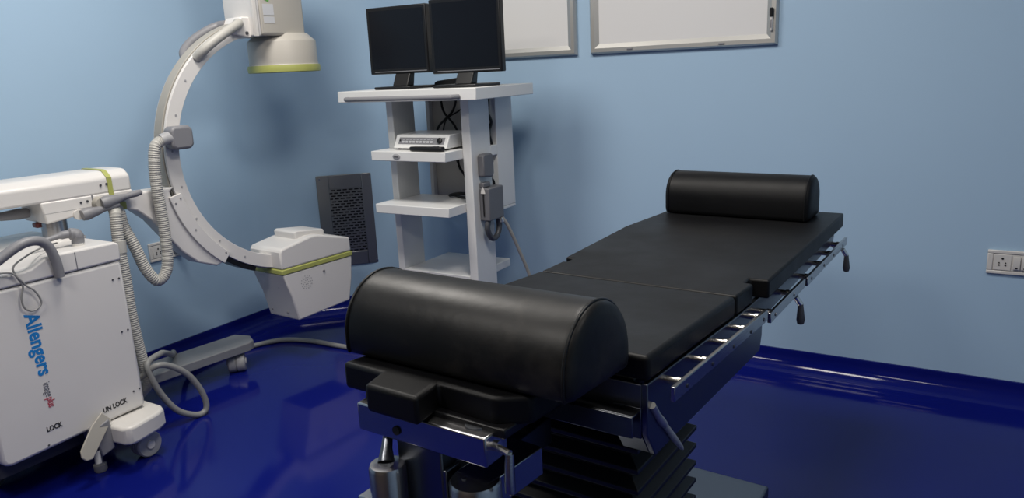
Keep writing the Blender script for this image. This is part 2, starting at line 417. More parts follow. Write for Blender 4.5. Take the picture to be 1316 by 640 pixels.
# horizontal boom with chamfered top edge
bm = BM(); prism(bm, [(-.135, 1.03), (.092, 1.03), (.092, 1.094), (.060, 1.118), (.04, 1.121), (-.10, 1.121), (-.135, 1.10)], -1.62, -.79, 'y'); boom = obj('boom', bm, M['white'], ca, .010, 3)
bm = BM(); prism(bm, [(-1.145, 1.034), (-1.135, .950), (-.86, .978), (-.79, 1.015), (-.79, 1.034)], -.10, .094, 'x'); obj('boom_slide_block', bm, M['white'], ca, .006)
bm = BM(); box(bm, .0935, .0955, -.957, -.951, .985, 1.034); obj('panel_seam', bm, M['grey'], boom)
bm = BM(); box(bm, .0935, .0945, -1.14, -.962, .9885, .9900); obj('panel_seam', bm, M['lgrey'], boom)
studs('boom_screw', M['dgrey'], boom, [(0, -1.0, 1.012), (0, -.975, 1.014), (0, -.914, 1.068), (0, -.89, 1.07)], 'x', [(.0045, .092), (.0045, .0965)])
bm = BM(); prism(bm, [(-.138, 1.028), (-.138, 1.103), (-.102, 1.1245), (.042, 1.1245), (.062, 1.121), (.0955, 1.096), (.0955, 1.02), (.093, 1.02), (.092, 1.03), (.0925, 1.094), (.06, 1.1185), (.04, 1.1215), (-.10, 1.1215), (-.1355, 1.10), (-.1355, 1.028)], -.887, -.868, 'y')
obj('lime_strap', bm, M['lime'], boom)
# levers
def lever(piv, end, m, r0=.021, r1=.013, mid=.010, nm='lever', hub=.012):
    P, E_ = Vector(piv), Vector(end); b = BM()
    pts = [P.lerp(E_, t) for t in (0, .12, .35, .6, .85, .97, 1)]
    tube(b, pts, [r0*.85, r0, r0*.75, mid, r1, r1*.8, r1*.3], 14); return obj(nm, b, m, ca)
lever((.118, -.935, .998), (.120, -.765, 1.020), M['grey'], .027, .014, .0115)
lever((.118, -1.015, .965), (.122, -.865, .985), M['grey'], .025, .014, .0115)
bm = BM(); lathe(bm, [(.026, .092), (.026, .108), (.02, .12)], (0, -.935, 1.0), 20, 'x'); obj('pivot_collar', bm, M['tan'], ca)
bm = BM(); lathe(bm, [(.020, .092), (.020, .106)], (0, -1.018, .967), 20, 'x'); obj('pivot_collar', bm, M['switch'], ca)
lever((-.02, -1.15, .990), (.02, -1.42, 1.0), M['grey'], .022, .010, .009)
# column, collar, red stop
bm = BM(); lathe(bm, [(.046, .868), (.046, .962)], (.03, -1.085, 0), 24); obj('column', bm, M['steel'], ca)
bm = BM(); lathe(bm, [(.10, .862), (.10, .874), (.07, .884), (.05, .886)], (.03, -1.085, 0), 32); obj('column_base', bm, M['white'], ca)
bm = BM(); box(bm, -.02, .02, -1.145, -1.11, .930, .950); obj('red_stop', bm, M['red'], ca, .006)
# cabinet (its walls run parallel to the room)
cab = BM()
prism(cab, [(1.07, .215), (1.078, .192), (1.10, .184), (1.605, .20), (1.605, .80), (1.07, .80)], -3.34, -2.75, 'x')
cabo = obj('cabinet_body', cab, M['white'], ca, .012, 3, mtx=W2C)
bm = BM(); prism(bm, [(1.05, .803), (1.607, .803), (1.607, .868), (1.59, .876), (1.37, .880), (1.335, .876), (1.285, .850), (1.26, .846), (1.05, .846)], -3.345, -2.747, 'x'); cov = obj('console_cover', bm, M['white'], ca, .008, 3, mtx=W2C)
bm = BM(); box(bm, -2.748, -2.7462, 1.436, 1.439, .806, .872); obj('cover_seam', bm, M['ltgrey'], cov, mtx=W2C)
bm = BM(); prism(bm, [(1.607, .22), (1.65, .25), (1.66, .40), (1.66, .60), (1.645, .68), (1.607, .72)], -3.25, -2.90, 'x'); obj('end_cowl', bm, M['lgrey'], ca, .012, 3, mtx=W2C)
studs('panel_screw', M['dgrey'], cabo, [(0, y, z) for y, z in ((1.56, .735), (1.585, .735), (1.56, .525), (1.585, .527), (1.565, .275), (1.59, .277), (1.225, .205))], 'x', [(.0036, -2.75), (.0036, -2.748)], mtx=W2C)
# lettering on the cabinet side
def ctext(name, body, size, m, y, z, down=False, sx=1., bold=0., ang=0.):
    ex, ey = ((0, 0, -1), (0, 1, 0)) if down else ((0, 1, 0), (0, 0, 1))
    mt = frame_mtx((-2.7495, y, z), ex, ey)
    return lettering(name, body, size, m, cabo, W2C @ mt @ Matrix.Rotation(R(ang), 4, 'Z'), 'LEFT', sx, bold)
ctext('maker_lettering', 'Allengers', .068, M['blue'], 1.232, .694, True, .90, .0018, 2)
ctext('model_lettering', 'image', .036, M['ltgrey'], 1.246, .436, True, .66, 0, 3)
ctext('model_lettering', 'plus', .036, M['ltred'], 1.249, .378, True, .66, .0008, 3)
ctext('lock_lettering', 'LOCK', .026, M['ltblack'], 1.228, .255, False, .78, .0008)
ctext('unlock_lettering', 'UN LOCK', .028, M['ltblack'], 1.436, .238, False, .78, .0008, 3)
# push handles
bm = BM(); tube(bm, spline([(-2.77, 1.02, .80), (-2.745, 1.06, .835), (-2.74, 1.15, .885), (-2.735, 1.25, .938), (-2.735, 1.31, .944), (-2.735, 1.345, .918), (-2.735, 1.362, .86), (-2.735, 1.366, .80)], 10), .017, 14)
obj('push_handle', bm, M['grey'], ca, mtx=W2C)
bm = BM(); tube(bm, spline([(-3.30, 1.05, .86), (-3.30, 1.15, .915), (-3.29, 1.35, .96), (-3.28, 1.58, .965), (-3.27, 1.66, .93), (-3.27, 1.67, .86)], 10), .015, 14)
obj('push_handle', bm, M['switch'], ca, mtx=W2C)
# brake lever on the console
bm = BM(); tube(bm, [(-2.83, 1.50, .870), (-2.83, 1.50, .887)], .022, 18); bl = obj('brake_collar', bm, M['switch'], ca, mtx=W2C)
bm = BM(); tube(bm, spline([(-2.83, 1.50, .885), (-2.83, 1.502, .905), (-2.833, 1.494, .921), (-2.84, 1.46, .925), (-2.845, 1.40, .918), (-2.85, 1.36, .916)], 6), [.022]*7+[.024]*5+[.022]*4+[.015]*4+[.010]*5+[.009]*5+[.008], 14); obj('brake_lever', bm, M['grey'], ca, mtx=W2C)
# thin cord on the console hanging over the front
bm = BM(); tube(bm, spline([(-2.86, 1.44, .897), (-2.80, 1.36, .905), (-2.75, 1.27, .893), (-2.735, 1.222, .870), (-2.735, 1.229, .832), (-2.735, 1.240, .799), (-2.736, 1.229, .761), (-2.737, 1.232, .725), (-2.737, 1.253, .706), (-2.737, 1.278, .712), (-2.736, 1.289, .732), (-2.735, 1.275, .772), (-2.733, 1.250, .799), (-2.731, 1.231, .829), (-2.733, 1.206, .856), (-2.738, 1.14, .862), (-2.74, 1.05, .866)], 10), .0032, 8)
obj('switch_cord', bm, M['cable'], ca, mtx=W2C)
# rear caster cover, caster, brake pedal
cc = [(-2.76, 1.43), (-2.655, 1.44), (-2.635, 1.455), (-2.630, 1.48), (-2.655, 1.595), (-2.675, 1.63), (-2.71, 1.645), (-2.95, 1.645), (-2.95, 1.43)]
bm = BM(); prism(bm, cc, .118, .192); obj('caster_cover', bm, M['switch'], ca, .012, 3, mtx=W2C)
def caster(x, y, ax, m_w, r=.052, w=.03, mtx=None):
    """a twin wheel; ax 'x' or 'y' is the axle"""
    b = BM()
    c = (x, 0, r) if ax == 'y' else (0, y, r)
    h0 = y if ax == 'y' else x
    lathe(b, [(.018, h0-w), (r*.9, h0-w), (r, h0-w+.006), (r, h0-.004), (r*.86, h0-.002), (r*.86, h0+.002), (r, h0+.004), (r, h0+w-.006), (r*.9, h0+w), (.018, h0+w)], (c[0], c[1], r), 28, ax)
    wo = obj('caster_wheel', b, m_w, ca, mtx=mtx)
    b = BM(); lathe(b, [(.016, h0-w-.006), (.018, h0-w-.002), (.018, h0+w+.002), (.016, h0+w+.006)], (c[0], c[1], r), 18, ax)
    obj('wheel_hub', b, M['switch'], wo, mtx=mtx); return wo
caster(-2.735, 1.57, 'x', M['lgrey'], mtx=W2C)
bm = BM(); lathe(bm, [(.022, .095), (.022, .13)], (-2.735, 1.57, 0), 16); obj('caster_stem', bm, M['grey'], ca, mtx=W2C)
bm = BM(); prism(bm, [(1.365, .205), (1.435, .222), (1.44, .10), (1.385, .085)], -2.80, -2.715, 'x'); obj('brake_box', bm, M['grey'], ca, .006, mtx=W2C)
pm = W2C @ frame_mtx((-2.728, 1.425, .232), (.22, -.68, -.70), (.12, .72, -.66))
bm = BM(); prism(bm, [(-.01, -.02), (.05, -.034), (.145, -.034), (.165, -.020), (.170, .002), (.155, .022), (.0, .03)], -.004, .004); obj('brake_pedal', bm, M['tan'], ca, .003, mtx=pm)
bm = BM(); lathe(bm, [(.020, .0), (.024, .006), (.024, .03), (.014, .034), (.014, .10)], (-2.785, 1.405, 0), 18); obj('levelling_foot', bm, M['grey'], ca, mtx=W2C)
bm = BM(); tube(bm, [(-2.715, 1.365, .12), (-2.705, 1.36, .075)], .012, 14); obj('pedal_stop', bm, M['lgrey'], ca, mtx=W2C)
# a second caster on the wall side
caster(-3.28, 1.55, 'x', M['lgrey'], mtx=W2C)
bm = BM(); prism(bm, [(-3.38, 1.43), (-3.10, 1.43), (-3.10, 1.645), (-3.35, 1.645), (-3.39, 1.60)], .118, .192); obj('caster_cover', bm, M['switch'], ca, .012, 3, mtx=W2C)
caster(-3.05, 1.13, 'x', M['dgrey'], mtx=W2C)
bm = BM(); prism(bm, [(1.09, .10), (1.60, .10), (1.60, .20), (1.09, .20)], -3.25, -2.86, 'x'); obj('base_frame', bm, M['dgrey'], ca, .006, mtx=W2C)
# front leg with its twin wheel
leg = [(-3.352, 1.60), (-3.168, 1.58), (-3.058, 2.375), (-3.075, 2.415), (-3.145, 2.453), (-3.235, 2.430)]
bm = BM(); prism(bm, leg, .104, .150); obj('front_leg', bm, M['legpaint'], ca, .005, mtx=W2C)
lw = W2C @ Matrix.Translation((-3.125, 2.335, 0)) @ Matrix.Rotation(R(48), 4, 'Z')
caster(0, 0, 'x', M['lgrey'], .050, .042, mtx=lw)
# hose loop from the ring and hose down the cabinet end
bm = BM(); hosepipe(bm, [(.096, -.635, 1.219), (.10, -.668, 1.195), (.10, -.684, 1.12), (.10, -.689, 1.03), (.10, -.686, .92), (.10, -.686, .79), (.10, -.700, .672), (.10, -.748, .628), (.095, -.79, .69), (.085, -.815, .79), (.06, -.835, .88), (.05, -.838, .945)], .0245)
obj('corrugated_hose', bm, M['hose'], ca)
bm = BM(); hosepipe(bm, [(.05, -.838, .958), (.072, -.868, .967), (.12, -.888, .955), (.13, -.895, .92), (.135, -.902, .83), (.14, -.902, .68), (.15, -.908, .55), (.155, -.905, .42), (.155, -.895, .30), (.150, -.885, .22), (.10, -.90, .165)], .0235)
obj('corrugated_hose', bm, M['hose'], ca)
bm = BM(); box(bm, .03, .07, -.86, -.81, .950, .985); obj('hose_clamp', bm, M['lime'], ca, .006)
bm = BM(); tube(bm, [(.133, -.898, .84), (.134, -.901, .815), (.136, -.902, .79)], [.026, .0275, .026], 14); obj('hose_tape', bm, M['hose'], ca)

# ------------------------------------------------------------------ interconnect cable on the floor
bm = BM(); tube(bm, spline([(-3.0, 1.66, .20), (-2.90, 1.70, .26), (-2.85, 1.735, .300), (-2.845, 1.795, .278), (-2.84, 1.868, .21), (-2.835, 1.918, .11), (-2.835, 1.928, .03), (-2.84, 1.885, .0137), (-2.845, 1.80, .068), (-2.855, 1.745, .16), (-2.862, 1.715, .25), (-2.875, 1.715, .315), (-2.92, 1.805, .318), (-3.0, 1.878, .281), (-3.1, 1.96, .232), (-3.2, 2.04, .182), (-3.265, 2.088, .166), (-3.315, 2.135, .10), (-3.345, 2.20, .035), (-3.35, 2.32, .0137), (-3.345, 2.50, .0137), (-3.25, 2.72, .0137), (-3.08, 2.79, .0137), (-2.88, 2.80, .0137), (-2.70, 2.82, .0137), (-2.52, 2.92, .0137), (-2.40, 3.10, .0137)], 12), .0132, 12)
tag(obj('floor_cable', bm, M['cable']), 'thick grey cable looping beside the machine and running across the blue floor', 'cable')

# ------------------------------------------------------------------ monitor trolley
tr = thing('monitor_trolley', 'white monitor trolley with shelves standing against the light blue back wall', 'trolley', (-2.24, 3.05, 0))
TO = Matrix.Translation((2.24, -3.05, 0))
def tp(name, m, parent, *boxes, bevel=.003):
    b = BM()
    for q in boxes: box(b, *q)
    return obj(name, b, m, parent, bevel, mtx=TO)
tp('top_shelf', M['lam'], tr, (-2.672, -1.858, 2.78, 3.29, 1.3205, 1.374))
tp('middle_shelf', M['lam'], tr, (-2.4345, -2.031, 2.89, 3.08, 1.045, 1.090), (-2.472, -2.031, 2.76, 2.895, 1.045, 1.090))
tp('lower_shelf', M['lam'], tr, (-2.4345, -2.031, 2.89, 3.08, .787, .832), (-2.472, -2.031, 2.76, 2.895, .787, .832))
tp('base_shelf', M['lam'], tr, (-2.4345, -2.031, 2.90, 3.28, .43, .47))
sideL = tp('side_panel', M['lam'], tr, (-2.475, -2.435, 2.90, 3.07, .10, 1.32), (-2.475, -2.435, 3.07, 3.28, .10, .16))
sideR = tp('side_panel', M['lam'], tr, (-2.030, -1.983, 2.90, 3.07, .10, 1.32), (-2.030, -1.983, 3.07, 3.13, 1.04, 1.09), (-2.030, -1.983, 3.07, 3.28, .10, .16))
tp('duct_side', M['lam'], tr, (-2.408, -2.385, 3.13, 3.285, .772, 1.32))
tp('duct_side', M['lam'], tr, (-2.018, -1.984, 3.13, 3.285, .772, 1.32))
tp('duct_back', M['beige'], tr, (-2.385, -2.018, 3.155, 3.165, .78, 1.32))
tp('cross_bar', M['lam'], tr, (-2.435, -2.03, 3.24, 3.28, .10, .16))
tp('duct_floor', M['lam'], tr, (-2.408, -1.984, 3.13, 3.285, .757, .7715))
bm = BM(); tube(bm, spline([(-2.60, 2.779, 1.337), (-2.592, 2.752, 1.337), (-2.55, 2.742, 1.337), (-2.27, 2.742, 1.337), (-2.0, 2.742, 1.337), (-1.958, 2.752, 1.337), (-1.95, 2.779, 1.337)], 8), .011, 12); obj('push_bar', bm, M['grey'], tr, mtx=TO)
for x in (-2.455, -2.006):
    for y in (2.97, 3.22):
        b = BM(); lathe(b, [(.012, x-.014), (.038, x-.014), (.042, x-.009), (.042, x+.009), (.038, x+.014), (.012, x+.014)], (0, y, .042), 22, 'x')
        wh = obj('caster_wheel', b, M['grey'], tr, mtx=TO)
        b = BM(); box(b, x-.019, x-.015, y-.012, y+.012, .03, .1); box(b, x+.015, x+.019, y-.012, y+.012, .03, .1); box(b, x-.019, x+.019, y-.02, y+.02, .088, .1); obj('caster_fork', b, M['steel'], wh, mtx=TO)
# oval badge on the middle shelf edge
bm = BM(); lathe(bm, [(.013, -.001), (.013, .0015), (.011, .0025)], (0, 0, 0), 28, 'z'); bmesh.ops.scale(bm, vec=(1.75, 1, 1), verts=bm.verts)
bd = obj('oval_badge', bm, M['lgrey'], tr, mtx=TO @ frame_mtx((-2.315, 2.7595, 1.067), (1, 0, 0), (0, 0, 1)))
bm = BM()
for k in range(6): box(bm, -2.329+k*.005, -2.3265+k*.005, 2.7555, 2.758, 1.063, 1.070)
obj('badge_lettering', bm, M['dgrey'], bd, mtx=TO)
# grey hand-switch holders on the right side
bm = BM(); prism(bm, [(2.945, .955), (3.02, .945), (3.035, .96), (3.035, 1.05), (3.015, 1.062), (2.955, 1.062), (2.945, 1.05)], -1.982, -1.945, 'x'); obj('switch_holder', bm, M['mgrey'], tr, .008, 3, mtx=TO)
bm = BM(); box(bm, -1.982, -1.925, 2.945, 3.075, .742, .900); box(bm, -1.982, -1.955, 2.950, 3.01, .90, .925); fb = obj('pedal_bracket', bm, M['mgrey'], tr, .006, 3, mtx=TO)
AM = TO @ frame_mtx((-1.956, 2.9418, .84), (1, 0, 0), (0, 0, 1))
bm = BM(); prism(bm, [(-.013, .035), (.013, .035), (.009, .052), (0, .068), (-.009, .052)], 0, .0012); obj('arrow_head', bm, M['switch'], fb, mtx=AM)
bm = BM(); box(bm, -.003, .003, -.075, .035, 0, .0012); obj('arrow_stem', bm, M['black'], fb, mtx=AM)
bm = BM(); tube(bm, spline([(-1.95, 2.965, .745), (-1.95, 2.955, .70), (-1.95, 2.985, .652), (-1.95, 3.03, .650), (-1.95, 3.06, .69), (-1.95, 3.055, .735)], 8), .014, 12); obj('hook', bm, M['dgrey'], fb, mtx=TO)
bm = BM(); tube(bm, spline([(-1.935, 3.06, .745), (-1.925, 3.085, .71), (-1.915, 3.11, .66), (-1.90, 3.16, .55), (-1.88, 3.22, .40), (-1.86, 3.25, .20), (-1.86, 3.27, .02)], 8), .0085, 10); obj('pedal_cable', bm, M['tan'], fb, mtx=TO)
bm = BM(); box(bm, -1.955, -1.925, 3.05, 3.075, .715, .742); obj('cable_plug', bm, M['chrome'], fb, .003, mtx=TO)
# black cables behind the shelves
def cab_wire(name, pts, r=.006):
    b = BM(); tube(b, spline(pts, 8), r, 8); return obj(name, b, M['black'], tr, mtx=TO)
cab_wire('power_cable', [(-2.20, 3.12, 1.32), (-2.22, 3.10, 1.25), (-2.30, 3.09, 1.18), (-2.33, 3.09, 1.10)])
cab_wire('power_cable', [(-2.30, 3.12, 1.32), (-2.27, 3.10, 1.25), (-2.20, 3.09, 1.18), (-2.17, 3.09, 1.10)])
cab_wire('power_cable', [(-2.10, 3.11, 1.32), (-2.17, 3.10, 1.26), (-2.26, 3.10, 1.21), (-2.29, 3.10, 1.12)], .004)
cab_wire('coiled_cable', [(-2.20, 3.10, 1.045), (-2.19, 3.09, .98), (-2.15, 3.08, .93), (-2.13, 3.07, .86), (-2.20, 3.05, .842), (-2.10, 3.0, .840), (-2.05, 3.04, .842), (-2.17, 3.06, .850), (-2.21, 3.02, .842), (-2.09, 3.05, .856), (-2.06, 3.07, .842)])
cab_wire('coiled_cable', [(-2.10, 3.11, 1.045), (-2.11, 3.10, .97), (-2.155, 3.10, .93), (-2.20, 3.10, .99), (-2.22, 3.10, 1.045)], .005)
cab_wire('power_cable', [(-2.0, 3.10, 1.32), (-2.0, 3.085, 1.25), (-2.0, 3.115, 1.20), (-2.0, 3.09, 1.15), (-2.0, 3.11, 1.09)], .007)
cab_wire('power_cable', [(-2.01, 3.115, 1.32), (-2.01, 3.11, 1.26), (-2.01, 3.08, 1.22), (-2.01, 3.11, 1.18), (-2.01, 3.10, 1.09)], .005)
cab_wire('power_cable', [(-2.0, 3.11, 1.04), (-2.0, 3.09, .98), (-2.0, 3.04, .95), (-2.0, 3.11, .91), (-2.0, 3.10, .84)], .005)
tp('cable_post', M['switch'], tr, (-2.17, -2.14, 3.19, 3.22, 1.374, 1.47))

# ------------------------------------------------------------------ monitors on the trolley
def monitor(label, cx, y, z0, w, h, yaw, stand_x, base_w, tilt):
    t = thing('monitor', label, 'monitor', (stand_x, y+.03, 1.374), yaw, 'monitors on the trolley')
    dx = cx-stand_x
    zz = z0-1.374
    b = BM()
    o = [(dx-w/2, zz), (dx+w/2, zz), (dx+w/2, zz+h), (dx-w/2, zz+h)]
    prism(b, o, -.02, .018, 'y'); cs = obj('casing', b, M['black'], t, .006, 3)
    b = BM(); bz = .017
    prism(b, [(dx-w/2+.04, zz+.03), (dx+w/2-.04, zz+.03), (dx+w/2-.06, zz+h-.05), (dx-w/2+.06, zz+h-.05)], .018, .045, 'y'); obj('back_cover', b, M['black'], cs, .01)
    b = BM(); box(b, dx-w/2+bz, dx+w/2-bz, -.0208, -.019, zz+bz+.008, zz+h-bz); obj('screen', b, M['screen'], cs)
    b = BM(); box(b, dx-w/2+.03, dx+w/2-.012, -.0218, -.020, zz+.010, zz+.013); obj('lower_trim', b, M['grey'], cs)
    b = BM(); prism(b, [(-.05, .012), (.01, .012), (.03, zz+.03), (.0, zz+.03)], -.045+dx*.2, .045+dx*.2, 'x'); obj('neck', b, M['black'], t, .006)
    b = BM(); prism(b, [(-base_w/2, -.12), (base_w/2, -.12), (base_w/2+.01, .09), (-base_w/2-.01, .09)], .0008, .014); obj('base', b, M['black'], t, .004)
    return t
monitor('smaller black flat monitor at the left of the trolley top', -2.421, 2.95, 1.447, .352, .318, 3, -2.40, .21, 0)
monitor('larger black flat monitor at the right of the trolley top', -2.010, 2.93, 1.437, .376, .335, 3, -2.02, .23, 0)
ad = thing('power_adapter', 'black power adapter lying between the two monitor stands', 'adapter', (-2.235, 3.125, 1.374), 8)
bm = BM(); prism(bm, [(-.075, .0015), (.085, .0015), (.085, .034), (.06, .042), (-.06, .030), (-.075, .022)], -.035, .035, 'y'); obj('adapter_body', bm, M['black'], ad, .006, 3)
bm = BM(); tube(bm, spline([(.083, 0, .03), (.105, -.005, .022), (.118, -.02, .0085), (.12, -.05, .0062), (.11, -.10, .0062)], 6), .005, 8); obj('adapter_lead', bm, M['black'], ad)

# ------------------------------------------------------------------ control unit on the middle shelf
cu = thing('control_unit', 'white box with sloping button panel on the middle shelf of the trolley', 'control box', (-2.235, 2.95, 1.09))
CO = Matrix.Translation((2.235, -2.95, -1.09))
fy = 2.825
bm = BM(); prism(bm, [(fy, 1.098), (fy+.21, 1.098), (fy+.21, 1.166), (fy+.035, 1.160), (fy+.004, 1.106)], -2.385, -2.07, 'x'); obj('casing', bm, M['lam'], cu, .004, mtx=CO)
sl = CO @ frame_mtx((-2.36, fy+.0045, 1.1075), (1, 0, 0), (0, .031, .054))
bm = BM(); box(bm, .0, .27, .012, .046, -.0005, .0015); fp = obj('front_panel', bm, M['grey'], cu, mtx=sl)
bm = BM()
for k in range(9): box(bm, .022+k*.021, .036+k*.021, .018, .028, .001, .0035); box(bm, .022+k*.021, .034+k*.021, .034, .037, .001, .002)
obj('buttons', bm, M['sticker'], fp, mtx=sl)
bm = BM(); lathe(bm, [(.013, .001), (.013, .010), (.010, .012)], (.245, .029, 0), 20); obj('knob', bm, M['black'], fp, mtx=sl)
bm = BM(); lathe(bm, [(.005, .001), (.005, .003)], (.008, .03, 0), 12); obj('power_led', bm, M['black'], fp, mtx=sl)
studs('rubber_foot', M['rubber'], cu, [(x, y, 0) for x in (-2.36, -2.09) for y in (fy+.02, fy+.19)], 'z', [(.009, 1.0905), (.009, 1.0985)], 12, mtx=CO)
rm = thing('hand_control', 'black pointed hand control lying in front of the control unit', 'hand control', (-2.15, 2.792, 1.0905))
bm = BM(); prism(bm, [(-.105, -.008), (-.08, -.018), (.02, -.022), (.085, -.018), (.095, .0), (.085, .018), (.02, .022), (-.08, .012)], .0005, .022); obj('handset', bm, M['black'], rm, .006, 3)
bm = BM(); box(bm, .03, .06, -.008, .008, .0215, .0245); obj('button', bm, M['dgrey'], rm, .002)

# ------------------------------------------------------------------ operating table
tb = thing('operating_table', 'black padded operating table with steel side rails on a dark bellows column', 'operating table', (-.68, 1.83, 0), -3)
def tilt(bm_verts):
    for v in bm_verts:
        if v.co.y < -.15: v.co.z += .057*(-.15-v.co.y)
def pad(name, poly, z0, z1, bev=.012, til=False):
    b = BM(); prism(b, poly, z0, z1)
    if til: tilt(b.verts)
    return obj(name, b, M['leather'], tb, bev, 4)
pad('back_cushion', [(-.262, -.155), (.264, -.155), (.268, -.043), (.246, -.040), (.246, .0), (.293, .0), (.290, .905), (-.275, .905), (-.284, .68), (-.303, .44), (-.300, .40), (-.277, .0), (-.250, .0), (-.250, -.040), (-.262, -.043)], .872, .920, .009)
pad('leg_cushion', [(-.262, -.164), (.264, -.164), (.268, -.655), (-.266, -.655)], .873, .921, .010, True)
pad('head_cushion', [(-.192, -.665), (.172, -.665), (.172, -.88), (.125, -.920), (.006, -.912), (.022, -.984), (-.092, -.984), (-.110, -.926), (-.204, -.926), (-.200, -.88)], .856, .906, .008, True)
# steel tray under the cushions
b = BM(); box(b, -.235, .235, .02, .87, .852, .871); obj('tray', b, M['dsteel'], tb, .003)
b = BM(); box(b, -.235, .235, -.64, -.17, .852, .872); tilt(b.verts); obj('tray', b, M['dsteel'], tb, .003)
b = BM(); box(b, -.15, .15, -.93, -.67, .844, .861); tilt(b.verts); obj('tray', b, M['black'], tb, .003)
# side plates of the leg frame
def side(sg):
    b = BM(); prism(b, [(-.655, .898), (-.655, .800), (-.620, .745), (.035, .722), (.05, .76), (.05, .868), (-.16, .870)], sg*.254, sg*.266, 'x')
    s = obj('side_plate', b, M['dsteel'], tb, .002)
    b = BM(); prism(b, [(.05, .868), (.88, .868), (.90, .84), (.88, .815), (.05, .80)], sg*.254, sg*.264, 'x'); obj('side_plate', b, M['dsteel'], tb, .002)
    def rail(v0, v1, z0, z1, u, pins, til):
        b = BM(); box(b, sg*u, sg*(u+.009), v0, v1, z0, z1)
        if til: tilt(b.verts)
        r = obj('side_rail', b, M['steel'], tb, .0015)
        for p in pins:
            b = BM(); lathe(b, [(.0075, sg*.262), (.0075, sg*(u-.012)), (.0095, sg*(u-.012)), (.0095, sg*u)], (0, p, z1-.012), 12, 'x')
            if til: tilt(b.verts)
            obj('rail_pin', b, M['chrome'], r)
        for p in pins:
            b = BM(); lathe(b, [(.0045, sg*(u+.009)), (.0045, sg*(u+.0105))], (0, p, (z0+z1)/2-.002), 10, 'x')
            if til: tilt(b.verts)
            obj('rail_bolt', b, M['dsteel'], r)
    rail(-.635, -.06, .838, .866, .300, (-.575, -.44, -.31, -.19, -.09), True)
    rail(-.02, .32, .818, .844, .297, (.02, .20), False)
    rail(.37, .93, .806, .832, .292, (.42, .58, .72, .86), False)
side(1); side(-1)
# front box end of the leg frame: cross sheet, corner faces and the sloping underside
b = BM(); box(b, -.254, .254, -.655, -.648, .80, .895); obj('cross_sheet', b, M['dsteel'], tb, .001)
for sg in (-1, 1):
    b = BM(); box(b, sg*.20, sg*.2535, -.656, -.60, .79, .85); prism(b, [(-.656, .80), (-.619, .746), (-.58, .744), (-.58, .80)], sg*.20, sg*.2535, 'x'); obj('corner_box', b, M['dsteel'], tb, .001)
b = BM(); box(b, .05, .252, -.685, -.656, .842, .846); box(b, .05, .252, -.690, -.686, .806, .846); obj('cross_channel', b, M['dsteel'], tb, .001)
# underframe and column head
b = BM(); box(b, -.185, .185, -.57, .45, .735, .85); obj('underframe', b, M['black'], tb, .004)
# bellows column
b = BM(); n = 10
prof = []
z = .70
for i in range(n):
    prof += [(.176, z), (.203, z-.016), (.203, z-.026), (.176, z-.044)]; z -= .047
loops = []
for d, zz in prof:
    k = d-.205
    x0, x1, y0, y1 = -.215-k, .185+k, -.52-k, -.18+k
    loops.append([(x0, y0, zz), (x1, y0, zz), (x1, y1, zz), (x0, y1, zz)])
loft(b, loops); obj('bellows', b, M['bellow'], tb, .003, 2)
b = BM(); box(b, -.165, .165, -.50, -.17, .69, .74); obj('column_head', b, M['dsteel'], tb, .003)
b = BM(); box(b, -.155, .155, -.47, -.21, .085, .235); obj('column_foot', b, M['lgrey'], tb, .004)
b = BM(); prism(b, [(-.19, .47), (.19, .47), (.22, -.72), (.17, -.80), (-.17, -.80), (-.22, -.72)], .02, .085); obj('base_plate', b, M['dsteel'], tb, .008, 3)
studs('base_pad', M['rubber'], tb, [(-.14, .38, 0), (.13, .38, 0), (-.16, -.7, 0), (.16, -.7, 0)], 'z', [(.03, .0), (.03, .022)], 18)
# head end steelwork
b = BM(); box(b, -.146, .130, -.955, -.895, .846, .897); hb = obj('head_crossbar', b, M['steel'], tb, .003)
b = BM(); lathe(b, [(.008, -.958), (.008, -.954)], (.0-.055, 0, .866), 14, 'y'); obj('crossbar_hole', b, M['hole'], hb)
b = BM(); lathe(b, [(.019, .896), (.019, .899), (.015, .8995)], (.09, -.922, 0), 20); obj('crossbar_cap', b, M['dsteel'], hb)
b = BM(); lathe(b, [(.009, .129), (.009, .135)], (0, -.925, .872), 14, 'x'); obj('crossbar_bolt', b, M['chrome'], hb)
b = BM(); box(b, -.068, .030, -.945, -.905, .50, .846); box(b, -.068, .030, -.91, -.60, .70, .76); obj('head_post', b, M['dsteel'], tb, .003)
b = BM(); box(b, .030, .038, -.945, -.905, .50, .81); box(b, .038, .062, -.915, -.905, .50, .80); obj('post_channel', b, M['dsteel'], tb, .002)
b = BM(); lathe(b, [(.032, .50), (.032, .800), (.029, .806), (.010, .808)], (-.072, -.968, 0), 28); cl = obj('clamp_cylinder', b, M['steel'], tb)
b = BM(); tube(b, [(-.076, -.966, .806), (-.086, -.952, .824), (-.095, -.935, .847)], [.015, .010, .008], 12); obj('clamp_stud', b, M['dsteel'], cl)
b = BM(); box(b, -.118, -.060, -1.0, -.93, .49, .748); obj('clamp_block', b, M['steel'], cl, .003)
b = BM(); lathe(b, [(.043, .50), (.043, .802), (.040, .807), (.008, .808)], (.090, -.935, 0), 32); cr = obj('clamp_cylinder', b, M['steel'], tb)
ar = Matrix.Translation((.090, -.935, 0)) @ Matrix.Rotation(R(-4), 4, 'Z')
b = BM(); box(b, -.042, .030, .0, .145, .755, .8075, ar); obj('clamp_arm', b, M['steel'], cr, .002)
b = BM(); lathe(b, [(.004, .805), (.004, .8095)], (.076, -.945, 0), 10); obj('set_screw', b, M['dsteel'], cr)
b = BM(); tube(b, [(.158, -.93, .868), (.158, -.932, .850), (.159, -.935, .825), (.160, -.936, .805), (.160, -.936, .800)], [.007, .008, .0085, .0085, .004], 12); obj('clamp_lever', b, M['steel'], tb)
